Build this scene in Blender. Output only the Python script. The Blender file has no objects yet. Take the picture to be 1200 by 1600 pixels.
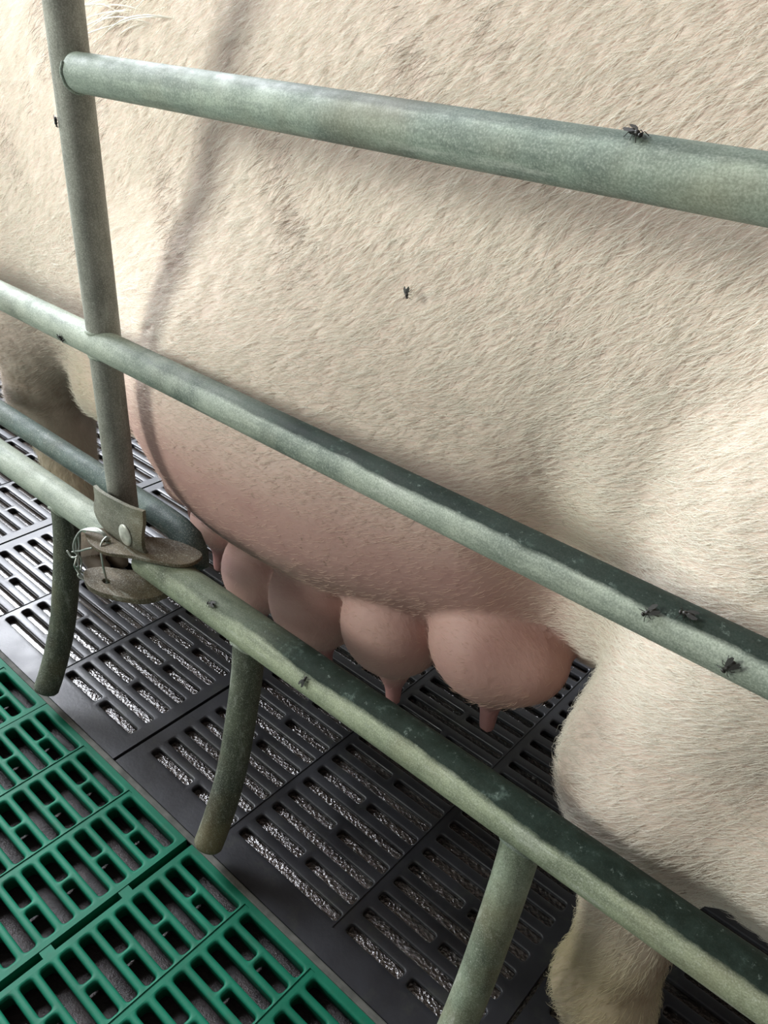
import bpy, bmesh, math, random
import numpy as np
from mathutils import Vector, Matrix

scene = bpy.context.scene
C = scene.collection

# ------------------------------------------------------------------ camera
cam_d = bpy.data.cameras.new('camera')
cam_d.sensor_fit = 'VERTICAL'
cam_d.sensor_height = 36.0
cam_d.lens = 36.0 * 1265.0 / 1600.0
cam_d.clip_start = 0.02
cam = bpy.data.objects.new('camera', cam_d)
C.objects.link(cam)
right = Vector((0.74965568, 0.65887234, 0.06247881))
down = Vector((0.38508885, -0.35746641, -0.85083744))
fwd = Vector((-0.53825918, 0.66189501, -0.52170111))
m = Matrix.Identity(4)
for i in range(3):
    m[i][0] = right[i]; m[i][1] = -down[i]; m[i][2] = -fwd[i]
m.translation = Vector((0, 0, 0.84))  # layout and camera height scaled by one common baked factor to a likelier size
cam.matrix_world = m
scene.camera = cam

# ------------------------------------------------------------------ light
scene.view_settings.view_transform = 'Standard'
scene.view_settings.look = 'None'
scene.view_settings.gamma = 1.0
scene.view_settings.use_curve_mapping = False
scene.view_settings.exposure = 0.0

world = bpy.data.worlds.new('barn_air')
scene.world = world
world.use_nodes = True
bg = world.node_tree.nodes['Background']
bg.inputs[0].default_value = (0.95, 0.82, 0.79, 1)
bg.inputs[1].default_value = 0.27

def area(name, loc, target, sx, sy, power, color, spread=180):
    l = bpy.data.lights.new(name, 'AREA')
    l.shape = 'RECTANGLE'; l.size = sx; l.size_y = sy
    l.energy = power; l.color = color; l.spread = math.radians(spread)
    o = bpy.data.objects.new(name, l)
    C.objects.link(o)
    o.location = loc
    o.rotation_euler = (Vector(target) - Vector(loc)).to_track_quat('-Z', 'Y').to_euler()
    return o
# daylight through the window on the sow's near side, behind and left of the camera
area('window_light', (-3.05, -2.42, 1.78), (-0.4, 0.5, 0.5), 0.9, 1.2, 168, (0.96, 1.0, 0.925))
# daylight through the opening beyond the sow's rear
area('door_light', (-3.9, 0.85, 2.9), (-0.8, 0.45, 0.0), 2.9, 1.5, 190, (0.90, 0.93, 1.0), 95)

# ------------------------------------------------------------------ materials
class NT:
    def __init__(s, name):
        s.m = bpy.data.materials.new(name); s.m.use_nodes = True
        s.t = s.m.node_tree; s.b = s.t.nodes['Principled BSDF']
        s.tc = None
    def n(s, typ, **kw):
        o = s.t.nodes.new(typ)
        for k, v in kw.items():
            if k.startswith('i_'):
                o.inputs[int(k[2:]) if k[2:].isdigit() else k[2:]].default_value = v
            else: setattr(o, k, v)
        return o
    def l(s, a, b): s.t.links.new(a, b)
    def coord(s):
        if not s.tc: s.tc = s.n('ShaderNodeTexCoord')
        return s.tc.outputs['Object']
    def noise(s, scale, detail=4, rough=0.55, vec=None, stretch=None):
        v = vec or s.coord()
        if stretch:
            mp = s.n('ShaderNodeMapping'); mp.inputs['Scale'].default_value = stretch
            s.l(v, mp.inputs[0]); v = mp.outputs[0]
        o = s.n('ShaderNodeTexNoise'); o.inputs['Scale'].default_value = scale
        o.inputs['Detail'].default_value = detail; o.inputs['Roughness'].default_value = rough
        s.l(v, o.inputs['Vector']); return o.outputs['Fac']
    def ramp(s, fac, stops):
        o = s.n('ShaderNodeValToRGB'); e = o.color_ramp.elements
        while len(e) < len(stops): e.new(0.5)
        for i, (p, c) in enumerate(stops):
            e[i].position = p; e[i].color = (*c, 1) if len(c) == 3 else c
        s.l(fac, o.inputs[0]); return o.outputs[0]
    def mix(s, fac, a, b, typ='MIX'):
        o = s.n('ShaderNodeMix', data_type='RGBA', blend_type=typ)
        for sock, v in ((o.inputs[0], fac), (o.inputs[6], a), (o.inputs[7], b)):
            if isinstance(v, (int, float)): sock.default_value = v
            elif isinstance(v, tuple): sock.default_value = (*v, 1)
            else: s.l(v, sock)
        return o.outputs[2]
    def math(s, op, a, b=None, clamp=False):
        o = s.n('ShaderNodeMath', operation=op, use_clamp=clamp)
        for sock, v in ((o.inputs[0], a), (o.inputs[1], b)):
            if v is None: continue
            if isinstance(v, (int, float)): sock.default_value = v
            else: s.l(v, sock)
        return o.outputs[0]
    def attr(s, name):
        o = s.n('ShaderNodeAttribute', attribute_name=name); return o.outputs['Fac']
    def bump(s, h, strength, dist):
        o = s.n('ShaderNodeBump'); o.inputs['Strength'].default_value = strength
        o.inputs['Distance'].default_value = dist
        s.l(h, o.inputs['Height']); s.l(o.outputs[0], s.b.inputs['Normal'])
    def set(s, **kw):
        for k, v in kw.items():
            sock = s.b.inputs[k.replace('_', ' ')]
            if isinstance(v, (int, float)): sock.default_value = v
            elif isinstance(v, tuple): sock.default_value = (*v, 1) if len(sock.default_value) == 4 else v
            else: s.l(v, sock)
        return s.m

def pipe_material(name, light, mid, dark, rust=0.25, grime=0.0, streak=(0.14, 1.0, 1.0)):
    k = NT(name)
    a = k.noise(9, 6, 0.65)
    b = k.noise(60, 5, 0.7)
    c = k.noise(240, 3, 0.6)
    base = k.ramp(a, [(0.30, dark), (0.45, mid), (0.66, light)])
    base = k.mix(k.ramp(b, [(0.42, (0, 0, 0)), (0.75, (0.40, 0.40, 0.40))]), base, dark)
    base = k.mix(k.ramp(c, [(0.60, (0, 0, 0)), (0.75, (0.4, 0.4, 0.4))]), base, (0.48, 0.53, 0.44))
    st = k.noise(70, 5, 0.7, stretch=streak)
    base = k.mix(k.ramp(st, [(0.48, (0, 0, 0)), (0.66, (0.55,) * 3)]), base, dark)
    base = k.mix(k.ramp(st, [(0.30, (0.45,) * 3), (0.42, (0, 0, 0))]), base, (0.50, 0.53, 0.47))
    gr = k.noise(850, 2, 0.6)
    base = k.mix(k.ramp(gr, [(0.35, (0.30,) * 3), (0.5, (0, 0, 0))]), base, (0.05, 0.06, 0.05))
    base = k.mix(k.ramp(gr, [(0.52, (0, 0, 0)), (0.68, (0.25,) * 3)]), base, (0.62, 0.65, 0.58))
    d = k.noise(5.5, 4, 0.6)
    base = k.mix(k.ramp(d, [(0.50, (0, 0, 0)), (0.72, (rust, rust, rust))]), base, (0.20, 0.14, 0.06))
    gm = None
    if grime:
        # manure film smeared along the upper side of the rail, thinning out towards the sow's rear
        g = k.n('ShaderNodeNewGeometry'); sp = k.n('ShaderNodeSeparateXYZ'); k.l(g.outputs['Normal'], sp.inputs[0])
        pp = k.n('ShaderNodeSeparateXYZ'); k.l(k.coord(), pp.inputs[0])
        an = k.math('ADD', k.math('MULTIPLY', sp.outputs['Z'], 0.78), k.math('MULTIPLY', sp.outputs['Y'], 0.63))
        an = k.math('ADD', an, k.math('MULTIPLY', k.math('SUBTRACT', k.noise(30, 7, 0.72, stretch=(0.3, 1, 1)), 0.5), 0.85))
        mask = k.ramp(an, [(0.0, (0, 0, 0)), (0.22, (1, 1, 1))])
        xm = k.n('ShaderNodeMapRange'); xm.inputs['From Min'].default_value = -0.68; xm.inputs['From Max'].default_value = -0.42
        k.l(pp.outputs['X'], xm.inputs['Value'])
        mask = k.math('MULTIPLY', k.math('MULTIPLY', mask, xm.outputs[0]), grime)
        gc = k.ramp(b, [(0.40, (0.004, 0.010, 0.008)), (0.60, (0.012, 0.022, 0.018)), (0.82, (0.10, 0.14, 0.12))])
        gc = k.mix(k.ramp(k.noise(150, 6, 0.75), [(0.60, (0, 0, 0)), (0.72, (0.7,) * 3)]), gc, (0.20, 0.25, 0.22))
        base = k.mix(mask, base, gc); gm = mask
    k.bump(b, 0.15, 0.002)
    return k.set(Base_Color=base, Roughness=k.ramp(b, [(0.3, (0.50,) * 3), (0.7, (0.72,) * 3)]), Metallic=0.0, Specular_IOR_Level=0.28 if gm is None else k.math('SUBTRACT', 0.28, k.math('MULTIPLY', gm, 0.22)))

M = {}
M['pipe'] = pipe_material('weathered_green_pipe', (0.39, 0.435, 0.35), (0.275, 0.32, 0.26), (0.10, 0.13, 0.108))
M['pipe_mid'] = pipe_material('grimy_middle_pipe', (0.39, 0.435, 0.35), (0.275, 0.32, 0.26), (0.10, 0.13, 0.108), 0.25, 0.93)
M['pipe_low'] = pipe_material('grimy_bottom_pipe', (0.34, 0.38, 0.25), (0.25, 0.29, 0.19), (0.10, 0.12, 0.08), 0.35, 0.96)
M['pipe_top'] = pipe_material('grimy_top_pipe', (0.34, 0.41, 0.33), (0.23, 0.285, 0.235), (0.08, 0.11, 0.095), 0.45, 0.5)
M['post'] = pipe_material('dull_grey_pipe', (0.33, 0.335, 0.285), (0.25, 0.255, 0.22), (0.13, 0.135, 0.115), 0.5, 0.0, (1.0, 1.0, 0.14))
M['finger'] = pipe_material('grimy_green_pipe', (0.115, 0.13, 0.088), (0.07, 0.078, 0.055), (0.025, 0.028, 0.022), 0.5, 0.0, (1.0, 1.0, 0.2))
M['finger_pale'] = pipe_material('mossy_green_pipe', (0.28, 0.33, 0.24), (0.19, 0.23, 0.16), (0.07, 0.08, 0.055), 0.6, 0.0, (1.0, 1.0, 0.2))
M['guard'] = pipe_material('dark_green_pipe', (0.10, 0.145, 0.13), (0.065, 0.10, 0.09), (0.02, 0.035, 0.033), 0.2)
M['plate'] = pipe_material('rusty_steel_plate', (0.26, 0.265, 0.215), (0.17, 0.17, 0.13), (0.06, 0.06, 0.04), 0.6)
M['rusty'] = pipe_material('brown_rusted_plate', (0.14, 0.11, 0.065), (0.095, 0.072, 0.042), (0.035, 0.028, 0.018), 0.8)
k = NT('galvanised_wire'); M['wire'] = k.set(Base_Color=(0.42, 0.45, 0.41), Metallic=0.8, Roughness=0.38)
k = NT('weld_bead'); M['weld'] = k.set(Base_Color=k.ramp(k.noise(90, 3), [(0.3, (0.30, 0.31, 0.26)), (0.7, (0.62, 0.64, 0.56))]), Metallic=0.3, Roughness=0.42)

k = NT('green_plastic')
n1 = k.noise(14, 5); n2 = k.noise(300, 2)
col = k.ramp(n1, [(0.3, (0.002, 0.088, 0.048)), (0.7, (0.004, 0.135, 0.076))])
col = k.mix(k.ramp(k.noise(35, 4), [(0.58, (0, 0, 0)), (0.75, (0.35,) * 3)]), col, (0.03, 0.05, 0.03))
k.bump(n2, 0.12, 0.001)
M['green'] = k.set(Base_Color=col, Roughness=0.55, Specular_IOR_Level=0.18)

k = NT('black_slat_plastic')
n1 = k.noise(10, 5); n2 = k.noise(220, 3)
col = k.ramp(n1, [(0.3, (0.011, 0.012, 0.014)), (0.7, (0.028, 0.030, 0.036))])
col = k.mix(k.ramp(k.noise(26, 6, 0.7), [(0.55, (0, 0, 0)), (0.72, (0.55,) * 3)]), col, (0.045, 0.05, 0.038))
k.bump(n2, 0.2, 0.001)
M['black'] = k.set(Base_Color=col, Roughness=k.ramp(n1, [(0.3, (0.30,) * 3), (0.7, (0.48,) * 3)]))

k = NT('grey_edge_strip')
M['strip'] = k.set(Base_Color=k.ramp(k.noise(60, 5), [(0.3, (0.04, 0.042, 0.035)), (0.7, (0.11, 0.11, 0.095))]), Roughness=0.8)

k = NT('wet_slurry')
v = k.n('ShaderNodeTexVoronoi'); v.inputs['Scale'].default_value = 230
k.l(k.coord(), v.inputs['Vector'])
hn = k.noise(340, 3, 0.7)
hh = k.math('ADD', k.math('MULTIPLY', v.outputs['Distance'], 0.9), hn)
px_ = k.n('ShaderNodeSeparateXYZ'); k.l(k.coord(), px_.inputs[0])
calm = k.n('ShaderNodeMapRange'); calm.inputs['From Min'].default_value = -0.98; calm.inputs['From Max'].default_value = -0.80; calm.inputs['To Min'].default_value = 0.04
k.l(k.math('ADD', px_.outputs['X'], k.math('MULTIPLY', k.math('SUBTRACT', k.noise(7, 3), 0.5), 0.4)), calm.inputs['Value'])
k.bump(k.math('MULTIPLY', hh, calm.outputs[0]), 0.52, 0.0026)
col = k.ramp(k.noise(30, 5), [(0.3, (0.018, 0.015, 0.013)), (0.75, (0.06, 0.045, 0.035))])
M['slurry'] = k.set(Base_Color=col, Roughness=0.15, Specular_IOR_Level=1.0, IOR=1.95)

k = NT('dull_slurry')
k.bump(k.noise(330, 4, 0.7), 0.6, 0.0026)
M['slurry2'] = k.set(Base_Color=k.ramp(k.noise(40, 5), [(0.3, (0.010, 0.008, 0.008)), (0.75, (0.035, 0.026, 0.024))]), Roughness=0.2, Specular_IOR_Level=0.3)
k = NT('concrete')
M['concrete'] = k.set(Base_Color=k.ramp(k.noise(6, 8), [(0.3, (0.16, 0.16, 0.15)), (0.7, (0.28, 0.28, 0.26))]), Roughness=0.8)
k = NT('barn_wall')
M['wall'] = k.set(Base_Color=k.ramp(k.noise(3, 8), [(0.3, (0.42, 0.43, 0.40)), (0.7, (0.52, 0.52, 0.49))]), Roughness=0.85)

# sow skin
k = NT('sow_skin')
pink = k.attr('pink'); dirt = k.attr('dirt'); teat = k.attr('teat')
nz = k.noise(16, 5)
fine = k.noise(150, 3, 0.6, stretch=(0.35, 1.0, 0.5))
cream = k.ramp(nz, [(0.3, (0.68, 0.55, 0.47)), (0.7, (0.77, 0.655, 0.565))])
pk = k.ramp(nz, [(0.3, (0.43, 0.245, 0.215)), (0.7, (0.51, 0.315, 0.27))])
col = k.mix(pink, cream, pk)
col = k.mix(teat, col, (0.36, 0.175, 0.165))
col = k.mix(k.math('MULTIPLY', k.attr('stain_bounce'), 0.8), col, (0.42, 0.35, 0.16))  # olive tint, partly green floor bounce painted into the colour
dn = k.math('MULTIPLY', dirt, k.ramp(k.noise(28, 6, 0.65), [(0.30, (0.35,) * 3), (0.62, (1,) * 3)]))
col = k.mix(k.math('MULTIPLY', dn, 0.85), col, (0.15, 0.09, 0.05))
speck = k.ramp(k.noise(120, 4, 0.7, stretch=(0.8, 0.8, 0.45)), [(0.63, (0, 0, 0)), (0.72, (0.8,) * 3)])
speck = k.math('MULTIPLY', speck, k.ramp(k.noise(5, 3), [(0.44, (0, 0, 0)), (0.62, (1,) * 3)]))
col = k.mix(speck, col, (0.20, 0.14, 0.09))
k.bump(k.math('ADD', fine, k.math('MULTIPLY', nz, 0.6)), 0.24, 0.004)
M['skin'] = k.set(Base_Color=col, Roughness=0.62, Subsurface_Weight=0.08, Subsurface_Radius=(1.0, 0.35, 0.2), Subsurface_Scale=0.008)
k = NT('sow_bristle')
M['hair'] = k.set(Base_Color=k.mix(k.attr('soil'), k.mix(k.attr('stain_bounce'), k.mix(k.attr('blush'), (0.90, 0.86, 0.765), (0.63, 0.44, 0.345)), (0.50, 0.43, 0.18)), (0.20, 0.12, 0.065)), Roughness=0.5)
k = NT('hoof_horn'); M['hoof'] = k.set(Base_Color=(0.12, 0.09, 0.06), Roughness=0.6)
k = NT('fly_black'); M['fly'] = k.set(Base_Color=(0.012, 0.011, 0.008), Roughness=0.45)
k = NT('fly_wing'); M['wing'] = k.set(Base_Color=(0.02, 0.02, 0.017), Roughness=0.6, Alpha=0.85)

# ------------------------------------------------------------------ mesh helpers
class MB:
    def __init__(s): s.v = []; s.f = []
    def add(s, vs, fs):
        o = len(s.v); s.v += [tuple(p) for p in vs]; s.f += [tuple(i + o for i in f) for f in fs]
    def box(s, lo, hi):
        x0, y0, z0 = lo; x1, y1, z1 = hi
        s.add([(x0, y0, z0), (x1, y0, z0), (x1, y1, z0), (x0, y1, z0), (x0, y0, z1), (x1, y0, z1), (x1, y1, z1), (x0, y1, z1)],
              [(0, 3, 2, 1), (4, 5, 6, 7), (0, 1, 5, 4), (1, 2, 6, 5), (2, 3, 7, 6), (3, 0, 4, 7)])
    def tube(s, pts, r, seg=24, cap0=0.25, cap1=0.25):
        """pipe along pts; r a number or list; rounded end caps (cap = bulge / r)"""
        pts = [Vector(p) for p in pts]; n = len(pts)
        rs = list(r) if isinstance(r, (list, tuple)) else [r] * n
        tan = []
        for i in range(n):
            a = pts[max(i - 1, 0)]; b = pts[min(i + 1, n - 1)]
            tan.append((b - a).normalized())
        ref = Vector((0, 0, 1)) if abs(tan[0].z) < 0.9 else Vector((1, 0, 0))
        u = tan[0].cross(ref).normalized()
        rings = []
        def ring(c, u, w, rr): return [c + (u * math.cos(t) + w * math.sin(t)) * rr for t in [2 * math.pi * j / seg for j in range(seg)]]
        for i in range(n):
            u = (u - tan[i] * u.dot(tan[i])).normalized(); w = tan[i].cross(u)
            if i == 0 and cap0:
                for q in (0.98, 0.8, 0.45): rings.append(ring(pts[0] - tan[0] * rs[0] * cap0 * q, u, w, rs[0] * math.sqrt(1 - q * q)))
            rings.append(ring(pts[i], u, w, rs[i]))
            if i == n - 1 and cap1:
                for q in (0.45, 0.8, 0.98): rings.append(ring(pts[i] + tan[i] * rs[i] * cap1 * q, u, w, rs[i] * math.sqrt(1 - q * q)))
        vs = [p for g in rings for p in g]; fs = []
        for a in range(len(rings) - 1):
            for j in range(seg):
                j2 = (j + 1) % seg
                fs.append((a * seg + j, a * seg + j2, (a + 1) * seg + j2, (a + 1) * seg + j))
        fs.append(tuple(range(seg - 1, -1, -1))); fs.append(tuple((len(rings) - 1) * seg + j for j in range(seg)))
        s.add(vs, fs)
    def ellipsoid(s, c, r, rot=None, nu=20, nv=12):
        vs = [(0, 0, 1)]
        for i in range(1, nv):
            a = math.pi * i / nv
            for j in range(nu):
                b = 2 * math.pi * j / nu
                vs.append((math.sin(a) * math.cos(b), math.sin(a) * math.sin(b), math.cos(a)))
        vs.append((0, 0, -1)); L = len(vs) - 1
        fs = [(0, 1 + j, 1 + (j + 1) % nu) for j in range(nu)]
        for i in range(nv - 2):
            for j in range(nu):
                a = 1 + i * nu + j; b = 1 + i * nu + (j + 1) % nu
                fs.append((a, a + nu, b + nu, b))
        fs += [(L, 1 + (nv - 2) * nu + (j + 1) % nu, 1 + (nv - 2) * nu + j) for j in range(nu)]
        R = rot or Matrix.Identity(3)
        s.add([Vector(c) + R @ Vector((p[0] * r[0], p[1] * r[1], p[2] * r[2])) for p in vs], fs)
    def prism(s, poly, origin, ux, uy, th):
        """flat plate: 2D outline poly in plane (ux,uy) with thickness th along the normal"""
        ux = Vector(ux).normalized(); uy = Vector(uy).normalized(); nn = ux.cross(uy).normalized(); o = Vector(origin)
        n = len(poly)
        vs = [o + ux * a + uy * b - nn * th / 2 for a, b in poly] + [o + ux * a + uy * b + nn * th / 2 for a, b in poly]
        s.add(vs, [tuple(range(n - 1, -1, -1)), tuple(range(n, 2 * n))] + [(i, (i + 1) % n, n + (i + 1) % n, n + i) for i in range(n)])
    def build(s, name, mat, parent=None, loc=(0, 0, 0), smooth=True, auto=40, bevel=0):
        me = bpy.data.meshes.new(name)
        lx, ly, lz = loc
        me.from_pydata([(a - lx, b - ly, c - lz) for a, b, c in s.v], [], s.f)
        me.materials.append(mat)
        o = bpy.data.objects.new(name, me); C.objects.link(o)
        if parent is None: o.location = loc
        else:
            o.parent = parent
            o.location = Vector(loc) - parent.location
        if smooth:
            me.polygons.foreach_set('use_smooth', [True] * len(me.polygons))
            if auto: me.set_sharp_from_angle(angle=math.radians(auto))
        if bevel:
            b = o.modifiers.new('bevel', 'BEVEL'); b.width = bevel; b.segments = 2; b.limit_method = 'ANGLE'
        return o

def tag(o, label=None, cat=None, group=None, kind=None):
    if label: o['label'] = label
    if cat: o['category'] = cat
    if group: o['group'] = group
    if kind: o['kind'] = kind
    return o
def empty(name, loc):
    o = bpy.data.objects.new(name, None); C.objects.link(o); o.location = loc; o.empty_display_size = 0.05
    return o

# ------------------------------------------------------------------ setting
b = MB(); b.box((-5.0, -3.4, -0.34), (3.0, 4.0, -0.30)); tag(b.build('floor', M['concrete'], smooth=False), kind='structure')
b = MB(); b.box((-1.799, -0.111, -0.30), (0.103, 0.3385, -0.0222)); b.box((-2.384, 0.3395, -0.30), (0.979, 1.664, -0.0095)); o = b.build('slurry', M['slurry'], smooth=False); o.data.materials.append(M['slurry2'])
for p_ in o.data.polygons[:6]: p_.material_index = 1
tag(o, 'dark wet glistening slurry lying in the pit under the slats', 'slurry', kind='stuff')
b = MB()
b.box((-5.0, -3.4, -0.30), (-2.385, 4.0, -0.004)); b.box((0.98, -3.4, -0.30), (3.0, 4.0, -0.004))
b.box((-2.385, -3.4, -0.30), (0.98, -0.112, -0.004)); b.box((-2.385, 1.665, -0.30), (0.98, 4.0, -0.004))
b.box((-2.385, -0.112, -0.30), (-1.800, 0.338, -0.004)); b.box((0.104, -0.112, -0.30), (0.98, 0.338, -0.004))
tag(b.build('trim_1', M['concrete'], smooth=False), kind='structure')
b = MB(); b.box((-5.1, 3.9, -0.30), (3.0, 4.0, 4.2)); tag(b.build('wall_back', M['wall'], smooth=False), kind='structure')
b = MB()
for lo, hi in (((-5.1, -3.4, -0.3), (-5.0, -1.3, 4.2)), ((-5.1, 2.2, -0.3), (-5.0, 3.9, 4.2)), ((-5.1, -1.3, -0.3), (-5.0, 2.2, 1.8)), ((-5.1, -1.3, 3.9), (-5.0, 2.2, 4.2))): b.box(lo, hi)
tag(b.build('wall_left', M['wall'], smooth=False), kind='structure')

# added unseen wall behind the camera, placed to shade floor and low parts
b = MB(); b.box((-3.2, -0.95, -0.004), (1.9, -0.90, 0.95)); tag(b.build('wall_added_shade', M['wall'], smooth=False), kind='structure')

# ------------------------------------------------------------------ slatted panels
def rrect(x0, x1, y0, y1, r, seg=3):
    pts = []
    for cx, cy, a0 in ((x1 - r, y1 - r, 0), (x0 + r, y1 - r, 90), (x0 + r, y0 + r, 180), (x1 - r, y0 + r, 270)):
        for i in range(seg + 1):
            a = math.radians(a0 + 90 * i / seg)
            pts.append((cx + r * math.cos(a), cy + r * math.sin(a)))
    return pts
def slot_cell(b, X0, X1, Y0, Y1, hole, bev, th, rc=0.0035):
    """one tile of a slatted panel: a rectangle pierced by a rounded slot"""
    hx0, hx1, hy0, hy1 = hole
    seg = 3; per = seg + 1
    outer = [(X1, Y1), (X0, Y1), (X0, Y0), (X1, Y0)]
    def ringpts(g, z): return [(x, y, z) for x, y in rrect(hx0 - g, hx1 + g, hy0 - g, hy1 + g, rc + g, seg)]
    rings = [ringpts(bev, 0), ringpts(bev * 0.55, -bev * 0.12), ringpts(bev * 0.2, -bev * 0.42), ringpts(0, -bev), ringpts(0.0006, -bev - 0.002), ringpts(min(0.0028, bev * 0.9), -th)]
    n = 4 * per
    vs = [(x, y, 0) for x, y in outer] + [p for r in rings for p in r] + [(x, y, -th) for x, y in outer]
    fs = []
    for c in range(4):
        base = 4 + c * per
        for i in range(seg): fs.append((c, base + i, base + i + 1))
        c2 = (c + 1) % 4
        fs.append((c, base + seg, 4 + c2 * per, c2))
    for r in range(len(rings) - 1):
        for i in range(n):
            a = 4 + r * n + i; a2 = 4 + r * n + (i + 1) % n
            fs.append((a, a + n, a2 + n, a2))
    ob = 4 + len(rings) * n; lr = 4 + (len(rings) - 1) * n
    for c in range(4):
        base = lr + c * per
        for i in range(seg): fs.append((ob + c, base + i + 1, base + i))
        c2 = (c + 1) % 4
        fs.append((ob + c, ob + c2, lr + c2 * per, base + seg))
        fs.append((c, c2, ob + c2, ob + c))
    b.add(vs, fs)

def slat_panel(w, cells, my, pitch, rows, sw, bev, th, phase, rib, mx, end_long=True, notch=None):
    """panel mesh with origin at its lower-left top corner; slots run along x, rows alternate long / split"""
    b = MB()
    cw = (w - 2 * mx - rib * (cells - 1)) / cells
    h = my[0] + rows * pitch + my[1]
    if my[0] > 0: b.box((0, 0, -th), (w, my[0], 0))
    if my[1] > 0: b.box((0, h - my[1], -th), (w, h, 0))
    b.box((0, my[0], -th), (mx, h - my[1], 0)); b.box((w - mx, my[0], -th), (w, h - my[1], 0))
    for c in range(cells):
        x0 = mx + c * (cw + rib)
        if c: b.box((x0 - rib, my[0], -th), (x0, h - my[1], -0.0012 if rib < 0.02 else 0))
        for r in range(rows):
            y0 = my[0] + r * pitch; yc = y0 + pitch / 2
            split = (r + phase(c)) % 2 == 0
            if split:
                xm = x0 + cw / 2; g = rib * 0.45
                slot_cell(b, x0, xm, y0, y0 + pitch, (x0 + bev, xm - g, yc - sw / 2, yc + sw / 2), bev, th)
                slot_cell(b, xm, x0 + cw, y0, y0 + pitch, (xm + g, x0 + cw - bev, yc - sw / 2, yc + sw / 2), bev, th)
            else:
                slot_cell(b, x0, x0 + cw, y0, y0 + pitch, (x0 + bev, x0 + cw - bev, yc - sw / 2, yc + sw / 2), bev, th)
    return b, h

# black panels: 0.5585 wide, first slot row at y = 0.394
BX = 0.5585; BY0 = 0.3485
mb, bh = slat_panel(BX - 0.005, 3, (0.0325, 0.016), 0.0262, 23, 0.0122, 0.0022, 0.0085, lambda c: c % 2, 0.0105, 0.0185)
black_me = None
black_labels = {
    -3: 'black slatted floor panel behind the one under the hind foot',
    -2: 'black slatted floor panel around the sow\'s hind foot and the leftmost bent leg',
    -1: 'black slatted floor panel under the biggest udders, crossed by the middle and right bent legs',
    0: 'black slatted floor panel under the sow\'s front leg',
}
for kx in (-4, -3, -2, -1, 0, 1):
    x0 = -0.143 + BX * kx + 0.0025
    for row in range(2):
        if row and kx in (-4, 1): continue
        y0 = BY0 + row * (bh + 0.006)
        if black_me is None:
            o = mb.build('slatted_floor_panel', M['black'], smooth=True, auto=35); black_me = o.data
        else:
            o = bpy.data.objects.new('slatted_floor_panel', black_me); C.objects.link(o)
        o.location = (x0, y0, 0)
        if row == 0: lab = black_labels.get(kx, 'black slatted floor panel beyond the sow\'s rear end' if kx < 0 else 'black slatted floor panel in front of the sow\'s front leg')
        else: lab = 'black slatted floor panel on the far side of the sow, ' + {-3: 'behind its tail end', -2: 'behind its hind legs', -1: 'behind its udder', 0: 'behind its front leg'}[kx]
        tag(o, lab, 'floor panel', 'black slatted floor panels under the sow', 'thing')

# green panels: 0.3133 wide, their last slot row at y = 0.324
GX = 0.3133
mg, gh = slat_panel(GX - 0.0015, 3, (0.012, 0.0055), 0.0215, 20, 0.0129, 0.0031, 0.021, lambda c: 0, 0.0075, 0.0062)
green_labels = {
    -4: 'green slatted plastic panel at the rear end of the row, beyond the leftmost bent leg',
    1: 'green slatted plastic panel beside the foot of the right bent leg',
    -3: 'green slatted plastic panel behind the one at the leftmost bent leg tip',
    -2: 'green slatted plastic panel beside the leftmost bent leg tip',
    -1: 'green slatted plastic panel between the leftmost and the middle bent leg',
    0: 'green slatted plastic panel with the middle bent leg tip over its corner',
}
tabs = {}
green_me = None
for kx in (-4, -3, -2, -1, 0, 1):
    x0 = -0.5335 + GX * kx + 0.00075 + (0.0042 if kx >= 0 else -0.0042)
    if kx == 0:
        y = gh - 0.0795
        while y > 0:
            mg.box((-0.0099, y - 0.013, -0.021), (0.0004, y, -0.0008)); y -= 0.0925
        o = mg.build('plastic_floor_panel', M['green'], smooth=True, auto=35)
    elif green_me is None:
        o = mg.build('plastic_floor_panel', M['green'], smooth=True, auto=35); green_me = o.data
    else:
        o = bpy.data.objects.new('plastic_floor_panel', green_me); C.objects.link(o)
    o.location = (x0, 0.3395 - gh, 0.001)
    tag(o, green_labels[kx], 'floor panel', 'green plastic floor panels', 'thing')
# raised worn lip where the black panels meet the green ones
b = MB(); b.box((-2.4, 0.3397, -0.0088), (1.0, 0.3468, 0.0022)); b.box((-2.4, 0.3397, -0.0088), (1.0, 0.3480, 0.0004))
tag(b.build('support_strip', M['strip'], smooth=False, bevel=0.001), 'long grey strip where the black slats meet the green plastic', 'strip')

# ------------------------------------------------------------------ crate side
PY = 0.4076                       # plane of the rails
R1, R2, R3 = 0.784, 0.544, 0.306  # rail heights
crate = empty('crate_side', (-0.70, PY, 0.0))
tag(crate, 'weathered green pipe side of the farrowing crate, with rails, post and bent legs', 'crate')
def along(x0, x1, y, z, n=8): return [(x0 + (x1 - x0) * i / n, y, z) for i in range(n + 1)]
b = MB(); b.tube(along(-0.690, 1.25, PY, R1), 0.0155, 32); b.build('top_rail', M['pipe_top'], crate)
b = MB(); b.tube(along(-2.1, 1.25, PY, R2, 12), 0.0155, 32); b.build('middle_rail', M['pipe_mid'], crate)
b = MB(); b.tube(along(-0.668, 1.25, PY, R3), 0.0204, 32, 0.15); b.build('bottom_rail', M['pipe_low'], crate)
b = MB(); b.tube(along(-2.1, -0.722, PY, R3), 0.0182, 32); b.build('bottom_rail', M['pipe'], crate)
b = MB(); b.tube([(-0.7120, PY + 0.006, z) for z in (R2, 0.60, 0.70, 0.80, 0.90, 1.0, 1.08)], 0.0165, 28); b.build('post', M['post'], crate)
b = MB(); b.tube([(-0.7140, PY + 0.006, z) for z in (R2, 0.50, 0.45, 0.40, 0.33)], 0.0158, 28); b.build('post', M['post'], crate)
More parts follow.
